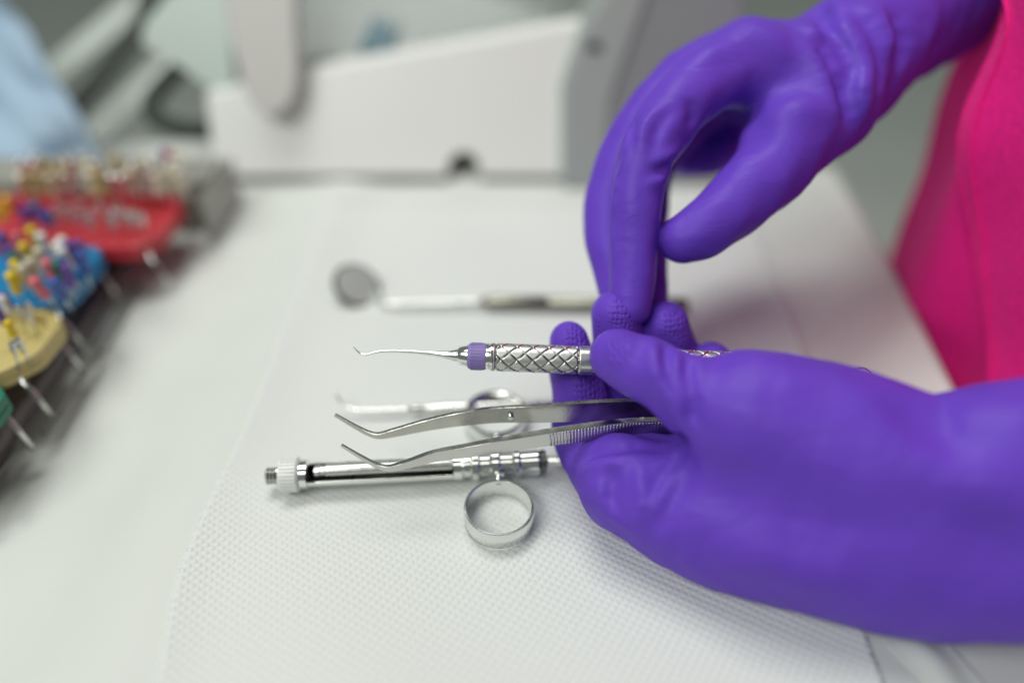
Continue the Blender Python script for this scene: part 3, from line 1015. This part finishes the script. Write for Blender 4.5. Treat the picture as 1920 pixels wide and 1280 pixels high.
def band(name, c, R, h, th, z0):
    n = 72
    vs, fs = [], []
    prof = [(R - th, 0), (R - th * .8, -0.2), (R - .2, -0.2), (R, 0.1), (R, h - .1), (R - .2, h + .2), (R - th * .8, h + .2), (R - th, h)]
    for k in range(n):
        a = 2 * math.pi * k / n
        for r, z in prof:
            vs.append((c[0] + r * math.cos(a), c[1] + r * math.sin(a), z0 + z))
    q = len(prof)
    for k in range(n):
        k2 = (k + 1) % n
        for i in range(q):
            i2 = (i + 1) % q
            fs.append([k * q + i, k2 * q + i, k2 * q + i2, k * q + i2])
    return mesh(name, vs, fs, M["chrome"], sy, sharp=35)
c1 = onz(936, 962, 5.5)
c2 = onz(929, 784, 5.5)
band("finger_ring", c1, 12.0, 7.0, 1.0, 2.2)
band("finger_ring", c2, 12.0, 7.0, 1.0, 2.2)
mid = sp(935)
for cc in (c1, c2):
    d = unit(np.array([cc[0] - mid[0], cc[1] - mid[1], 0]))
    a = mid + d * 4
    b = np.array([*(cc[:2] - d[:2] * 11.6), 6.0])
    mesh("crossbar", *tube([a, (a + b) / 2, b], [2.4, 1.9, 2.1], 16), M["chrome"], sy)
tr = sp(1180)
R, n = 11.0, 60
pts = [tr + SX * (R - R * math.cos(2 * math.pi * k / n)) + SYV * R * math.sin(2 * math.pi * k / n) for k in range(n)]
vsr, fsr = tube(pts + [pts[0]], 1.6, 12)
mesh("thumb_ring", vsr, fsr, M["chrome"], sy)

# ------------------------------------------------------------------ mouth mirror and probe lying on the towel
mm = thing("mouth_mirror", "round dental mouth mirror with long handle lying behind the scaler", "mouth mirror", onz(900, 568, 1.5))
mc = onz(668, 536, 7.0)
nrm = unit(-FWD * 0.76 + 0.65 * (RGT * 0.75 - DWN * 0.66))
mesh("mirror_rim", *lathe(mc - nrm * 1.2, nrm, [(-1.2, 4), (-0.6, 9.0), (0, 11.4), (1.6, 11.8), (2.4, 11.6), (2.5, 10.2)], 48, cap=True), M["dark_metal"], mm, sharp=40)
mesh("mirror_glass", *lathe(mc + nrm * 1.05, nrm, [(0, 10.4), (0.6, 10.3)], 48), M["mirror"], mm, sharp=40)
h0, h1 = onz(905, 566, 5.0), onz(1290, 571, 5.0)
ha = unit(h1 - h0)
q = smooth_path([mc + np.array([9.5, -2, -2.5]), onz(725, 569, 4.5), onz(800, 569, 4.6), h0 + ha * 1], 8)
mesh("neck", *tube(q, np.linspace(1.0, 1.6, len(q)), 14), M["satin"], mm)
Lh = np.linalg.norm(h1 - h0)
mesh("handle", *lathe(h0, ha, [(0, 1.7), (1.5, 2.8), (3, 3.3), (30, 3.3), (30.5, 3.0), (31.5, 3.0), (32, 3.3), (Lh - 2, 3.3), (Lh, 2.4)], 32), M["olive"], mm, sharp=35)

pb = thing("dental_probe", "thin hooked steel probe lying on the towel between the scaler and tweezers", "probe", onz(900, 765, 1.5))
q = smooth_path([onz(629, 737, 9), onz(640, 754, 6), onz(662, 767, 4.2), onz(700, 769, 4.2), onz(772, 767, 4.4)], 8)
mesh("hooked_tip", *tube(q, np.linspace(0.35, 1.1, len(q)), 12), M["satin"], pb)
h0, h1 = onz(770, 767, 4.6), onz(1180, 752, 4.6)
ha = unit(h1 - h0); Lh = np.linalg.norm(h1 - h0)
mesh("handle", *lathe(h0, ha, [(0, 1.0), (1, 1.9), (4, 1.8), (5, 1.4), (7, 1.5), (13, 2.1), (Lh - 1, 2.1), (Lh, 1.6)], 28), M["satin"], pb, sharp=35)

# ------------------------------------------------------------------ appliance at the back of the worktop
YB = 412.0
ap = thing("instrument_console", "white plastic console with grey end block and mint wing behind the instruments", "console", (-60, YB + 30, 0))
def py_(pix, y=YB):
    return np.array([ony(*p, y) for p in pix])
def lean(p):
    p[1] = YB + LEAN * p[2]
    return p
# front panel with an arched notch cut in its lower edge
x0, zb = ony(437, 344, YB)[0], 4.0
arch = [lean(np.array([ony(870, 340, YB)[0] + 9.6 * math.cos(a), YB, 4 + (0 if k in (0, 12) else 2.5) + 9.6 * math.sin(a)])) for k, a in enumerate(np.linspace(math.pi, 0, 13))]
pl = [ony(1058, 350, YB), ony(1062, 160, YB), ony(1092, 42, YB), ony(560, 138, YB), ony(430, 168, YB), ony(385, 176, YB), ony(398, 300, YB), lean(np.array([x0, YB, zb]))]
pl[0][2] = zb
pl[0] = lean(pl[0])
body = prism(np.array(pl + arch), (0, 14, 0))
fp = bevel(mesh("front_panel", *body, M["white_plastic"], ap, smooth=False), 1.5, 3)
mesh("notch_shade", *box((arch[6][0], YB + 38, 13), (34, 22, 28)), M["black"], ap, smooth=False)  # black box put in for the shade behind the notch
gx0, gx1 = ony(440, 350, YB)[0], ony(1064, 350, YB)[0]
mesh("grey_bar", *box(((gx0 + arch[0][0] - 1) / 2, YB + 5, 2.2), (arch[0][0] - gx0 - 1, 8, 3.2)), M["grey_bar"], ap, smooth=False)  # dark grey bar along the panel's lower edge
mesh("grey_bar", *box(((gx1 + arch[12][0] + 1) / 2, YB + 5, 2.2), (gx1 - arch[12][0] - 1, 8, 3.2)), M["grey_bar"], ap, smooth=False)
# sloping glazed lid behind
gl = [ony(545, 150, YB + 16), ony(1095, 50, YB + 16), ony(1130, -120, YB + 70), ony(560, -120, YB + 70)]
mesh("glazed_lid", *prism(gl, (0, 6, -4)), M["smoke_glass"], ap, smooth=False)
bs = ony(800, 60, YB + 16)
# grey end block: pale bevel and darker face
lg = rounded(py_([(1052, 356), (1052, 160), (1086, 62), (1165, -60), (1235, -60), (1147, 190), (1136, 356)], YB - 8), 6)
bevel(mesh("end_block", *prism(lg, (0, 70, 0)), M["grey_light"], ap, smooth=False), 2.5, 3)
dg = rounded(py_([(1132, 356), (1143, 190), (1225, -80), (1385, -80), (1398, 20), (1402, 356)], YB - 5), 6)
bevel(mesh("end_block_face", *prism(dg, (0, 66, 0)), M["grey_dark"], ap, smooth=False), 2.5, 3)
mesh("screw", *lathe(ony(1114, 92, YB - 8.2) + np.array([0, 0.4, 0]), (0, -1, 0), [(0, 4.4), (0.8, 4.2), (1.0, 3.0)], 20), M["hose"], ap, sharp=40)
# rounded lever in front of the panel
lv = [(412, -60), (556, -60), (556, 60), (560, 150), (552, 185), (535, 210), (508, 220), (480, 208), (458, 175), (436, 100), (420, 20)]
lo = rounded(py_(lv, YB - 16), 8)
bevel(mesh("lever", *prism(lo, (0, 12, 0)), M["beige_plastic"], ap, smooth=False), 2.5, 3)
wg = [(258, 78), (345, -20), (400, -60), (425, -60), (440, 175), (400, 172), (340, 128)]
bevel(mesh("wing", *prism(rounded(py_(wg, YB + 4), 6), (0, 10, 6)), M["mint_plastic"], ap, smooth=False), 2, 3)

tc_ = thing("teal_wipe", "folded teal wipe seen dimly above the white console panel", "wipe", ony(715, 100, YB + 20))
vs, fs = [], []
base = np.array([ony(x, y, YB + 14 + (100 - y) * 0.30) for y in np.linspace(95, 25, 12) for x in np.linspace(670 + (95 - y) * .5, 735 + (95 - y) * .35, 12)])
for i, p in enumerate(base):
    vs.append(p + np.array([0, -1.5 + 1.2 * math.sin(i * 1.1), 0.8 * math.cos(i * .7)]))
for j in range(11):
    for i in range(11):
        fs.append([j * 12 + i, j * 12 + i + 1, (j + 1) * 12 + i + 1, (j + 1) * 12 + i])
o = mesh("fold", vs, fs, M["teal"], tc_)
o.modifiers.new("solid", 'SOLIDIFY').thickness = 0.002

# hoses and rails to the left of the console
def hose(pix, r, label, matl, n=10):
    pts = [at(*p) for p in pix]
    t = mesh("hose", *tube(smooth_path(pts, n), r, 14), M[matl], origin=pts[0])
    tag(t, label, "hose", "hoses beside the console")
hose([(300, -80, 560), (280, -10, 545), (258, 50, 530), (212, 115, 515), (150, 192, 500), (90, 262, 490)], 6.5, "thick dark hose slanting down past the mint wing", "hose")
hose([(345, 120, 470), (310, 155, 472), (284, 190, 470), (292, 222, 462), (330, 240, 455), (390, 246, 450)], 6.0, "dark hose looping round behind the white console panel", "hose")
def rail(pix, w, label):
    a, b = at(*pix[0]), at(*pix[1])
    o = mesh("rail", *ribbon([a, (a + b) / 2, b], w, 6.0, (0.2, -0.6, 0.8)), M["pale_rail"], origin=(a + b) / 2, smooth=False)
    tag(o, label, "rail", "rails behind the blue drape")
rail([(60, 175, 600), (290, -20, 640)], 17, "pale rail above the thick dark hose by the blue drape")
rail([(170, 262, 600), (330, 110, 640)], 15, "pale rail below the thick dark hose by the blue drape")

# blue drape
vs, fs = [], []
nu, nv = 50, 50
rnd = random.Random(4)
for j in range(nv):
    t = j / (nv - 1)
    right = np.interp(t, [0, .2, .45, .7, 1], [-30, 52, 105, 165, 215])
    yy = -20 + 380 * t
    for i in range(nu):
        s = i / (nu - 1)
        xx = -220 + (right + 220) * s
        d = 515 - 75 * t + 8 * math.sin(s * 9 + t * 6) + 5 * math.sin(s * 17 - t * 13) + 4 * math.sin(t * 19 + s * 5)
        vs.append(at(xx, yy, d))
for j in range(nv - 1):
    for i in range(nu - 1):
        fs.append([j * nu + i, (j + 1) * nu + i, (j + 1) * nu + i + 1, j * nu + i + 1])
dr = mesh("blue_drape", vs, fs, M["drape"])
dr.modifiers.new("solid", 'SOLIDIFY').thickness = 0.0015
tag(dr, "crumpled pale blue drape hanging behind the file stand", "drape")

# ------------------------------------------------------------------ stand of coloured blocks with files and burs
st = thing("file_stand", "stand of red, blue, straw and green plastic blocks on wire legs", "file stand", (-230, 270, 0))
bevel(mesh("base", *box((-270, 240, 2.0), (150, 206, 6.0)), M["stand"], st, smooth=False), 1.0)  # base slab, coloured dark to stand in for shade under the blocks
def block(x1, y0, y1, z, matl, w=110, skew=0.0):
    x0 = x1 - w
    outer = rounded([(x0, y0, z - 3), (x1 - 9, y0, z - 3), (x1, y0 + 12, z - 3), (x1 + skew, y1 - 8, z - 3), (x1 - 8, y1, z - 3), (x0, y1, z - 3)], 3)
    b = mesh("block", *prism(outer, (0, 0, 4)), M[matl], st, smooth=False)
    bevel(b, 0.8)
    # raised rim round the edge
    c = outer.mean(0)
    inner = outer.copy()
    dirs = outer - c
    ln = np.linalg.norm(dirs[:, :2], axis=1)[:, None]
    inner[:, :2] = outer[:, :2] - dirs[:, :2] / ln * 5.0
    n = len(outer)
    zt_, zb_ = z + 5.0, z + 0.8
    vs = np.concatenate([np.c_[outer[:, :2], np.full(n, zb_)], np.c_[outer[:, :2], np.full(n, zt_)], np.c_[inner[:, :2], np.full(n, zt_)], np.c_[inner[:, :2], np.full(n, zb_)]])
    fs = []
    for k in range(n):
        k2 = (k + 1) % n
        for a in range(4):
            a2 = (a + 1) % 4
            fs.append([a * n + k, a * n + k2, a2 * n + k2, a2 * n + k])
    bevel(mesh("rim", vs, fs, M[matl], b, smooth=False), 1.0)
    for yy in (y0 + 5, y1 - 8):
        mesh("leg", *tube([(x1 - 6, yy, z - 1), (x1 - 2, yy - 2, z * 0.5), (x1 + 2, yy - 4, 2.0)], 1.2, 10), M["tweezer"], st)
    return b
block(-168, 296, 348, 22, "red")
block(-189, 249, 299, 22, "blue")
block(-183, 207, 247, 22, "yellow")
block(-183, 160, 204, 22, "green")
for yy0, yy1, xx in ((200, 250, -181), (158, 198, -188), (252, 300, -184)):
    mesh("foot_rail", *tube([(xx, yy0, 2.6), (xx, yy1, 2.6)], 1.1, 10), M["grey_bar"], st)

rnd = random.Random(11)
def make_file(name, headmat, label, group, cat, shaft=12.0, head=8.0, r=1.7):
    t = thing(name, label, cat, (0, 0, 0), group)
    mesh("shaft", *lathe((0, 0, 0), (0, 0, 1), [(0, 0.35), (shaft, 0.55), (shaft + .2, .3)], 8), M["satin"], t)
    mesh("head", *lathe((0, 0, shaft - .5), (0, 0, 1), [(0, r * .55), (.8, r), (head * .35, r), (head * .5, r * .75), (head * .65, r), (head - .8, r), (head, r * .6)], 12), M[headmat], t, sharp=40)
    return t
def place(proto, first, loc, tilt=(0, 0), sc_=1.0):
    if first:
        o = proto
    else:
        o = proto.copy()
        COL.objects.link(o)
        for ch in proto.children:
            c = ch.copy()
            COL.objects.link(c)
            c.parent = o
    o.location = np.asarray(loc) * S
    o.rotation_euler = (tilt[0], tilt[1], rnd.uniform(0, 6))
    o.scale = (sc_, sc_, sc_)
    return o
COLN = {"f_yellow": "yellow", "f_white": "white", "f_pink": "pink", "f_purple": "purple", "f_blue": "navy blue", "f_red": "red", "f_green": "dark green", "f_cream": "cream", "f_gold": "gold"}
def files(zone, spots, group, where, shaft, head, r, z, name="dental_file", cat="dental file", adj="handled"):
    protos = {}
    for px, py, c in spots:
        key = c
        first = key not in protos
        if first:
            protos[key] = make_file(name, c, f"{COLN[c] if c in COLN else 'bare steel'} {adj} {cat} standing in the {where}", group, cat, shaft, head, r)
        p = onz(px, py, z + shaft + head * .6)
        place(protos[key], first, (p[0], p[1], z), (rnd.uniform(-.16, .16), rnd.uniform(-.16, .16)))
blue_spots = []
for px, py, c in ((60, 440, "f_yellow"), (48, 470, "f_yellow"), (30, 500, "f_yellow"), (18, 520, "f_yellow"), (80, 445, "f_white"), (92, 470, "f_white"), (70, 480, "f_cream"), (58, 505, "f_cream"),
                  (50, 515, "f_cream"), (118, 460, "f_white"), (122, 480, "f_white"), (88, 500, "f_pink"), (84, 525, "f_pink"), (108, 500, "f_green"), (115, 515, "f_purple"), (135, 470, "f_purple"),
                  (145, 458, "f_purple"), (132, 495, "f_blue"), (110, 530, "f_blue"), (148, 490, "f_blue"), (28, 455, "f_pink"), (5, 445, "f_blue"), (6, 480, "f_purple"), (38, 485, "f_green")):
    blue_spots.append((px, py, c))
files("blue", blue_spots, "files in the blue block", "blue block", 9, 11, 2.1, 24)
files("red", [(25, 385, "f_red"), (40, 395, "f_purple"), (10, 380, "f_yellow"), (2, 395, "f_yellow"), (60, 388, "f_green"), (72, 392, "f_blue"), (80, 405, "f_blue")], "files at the end of the red block", "red block", 8, 8, 2.2, 24)
files("yellow", [(14, 560, "f_purple"), (6, 590, "f_purple"), (14, 612, "f_yellow"), (4, 570, "f_white")], "files in the straw block", "straw coloured block", 9, 8, 1.7, 24)
M["bare"] = M["satin"]
steel = [(105, 400), (142, 388), (162, 410), (202, 410), (222, 388), (245, 408), (130, 395), (150, 402), (172, 398), (195, 392), (212, 402), (232, 398), (255, 396), (262, 404), (120, 385), (185, 386)]
files("red", [(x, y, "bare") for x, y in steel], "steel burs in the red block", "red block", 8, 7, 1.6, 24, "dental_bur", "dental bur", "headed")
files("straw", [(28, 585, "bare"), (45, 570, "bare"), (36, 640, "bare"), (12, 650, "bare"), (52, 590, "bare")], "steel burs in the straw block", "straw coloured block", 9, 5, 1.3, 24, "dental_bur", "dental bur", "headed")

# frosted rack with burs behind the red block
rk = thing("bur_rack", "frosted grey bur rack standing behind the red block", "bur rack", (-205, 372, 0))
bevel(mesh("body", *box((-236, 374, 12), (150, 34, 21)), M["clear_rack"], rk, smooth=False), 2)
bevel(mesh("top_plate", *box((-236, 374, 25.5), (146, 30, 5.5)), M["clear_rack"], rk, smooth=False), 1)
bevel(mesh("end_wing", *box((-160, 366, 14), (3, 52, 26)), M["clear_rack"], rk, smooth=False), 1)
spots = []
for k in range(34):
    px = 40 + (k % 17) * 18.5 + rnd.uniform(-6, 6)
    py = 335 - (k // 17) * 26 + rnd.uniform(-7, 7)
    spots.append((px, py, rnd.choice(["f_gold", "bare", "bare", "f_cream"])))
spots += [(322, 300, "f_red"), (312, 298, "f_blue"), (315, 318, "f_white"), (345, 318, "f_white")]
files("rack", spots, "burs in the frosted rack", "frosted rack", 9, 12, 2.2, 27, "dental_bur", "dental bur", "topped")
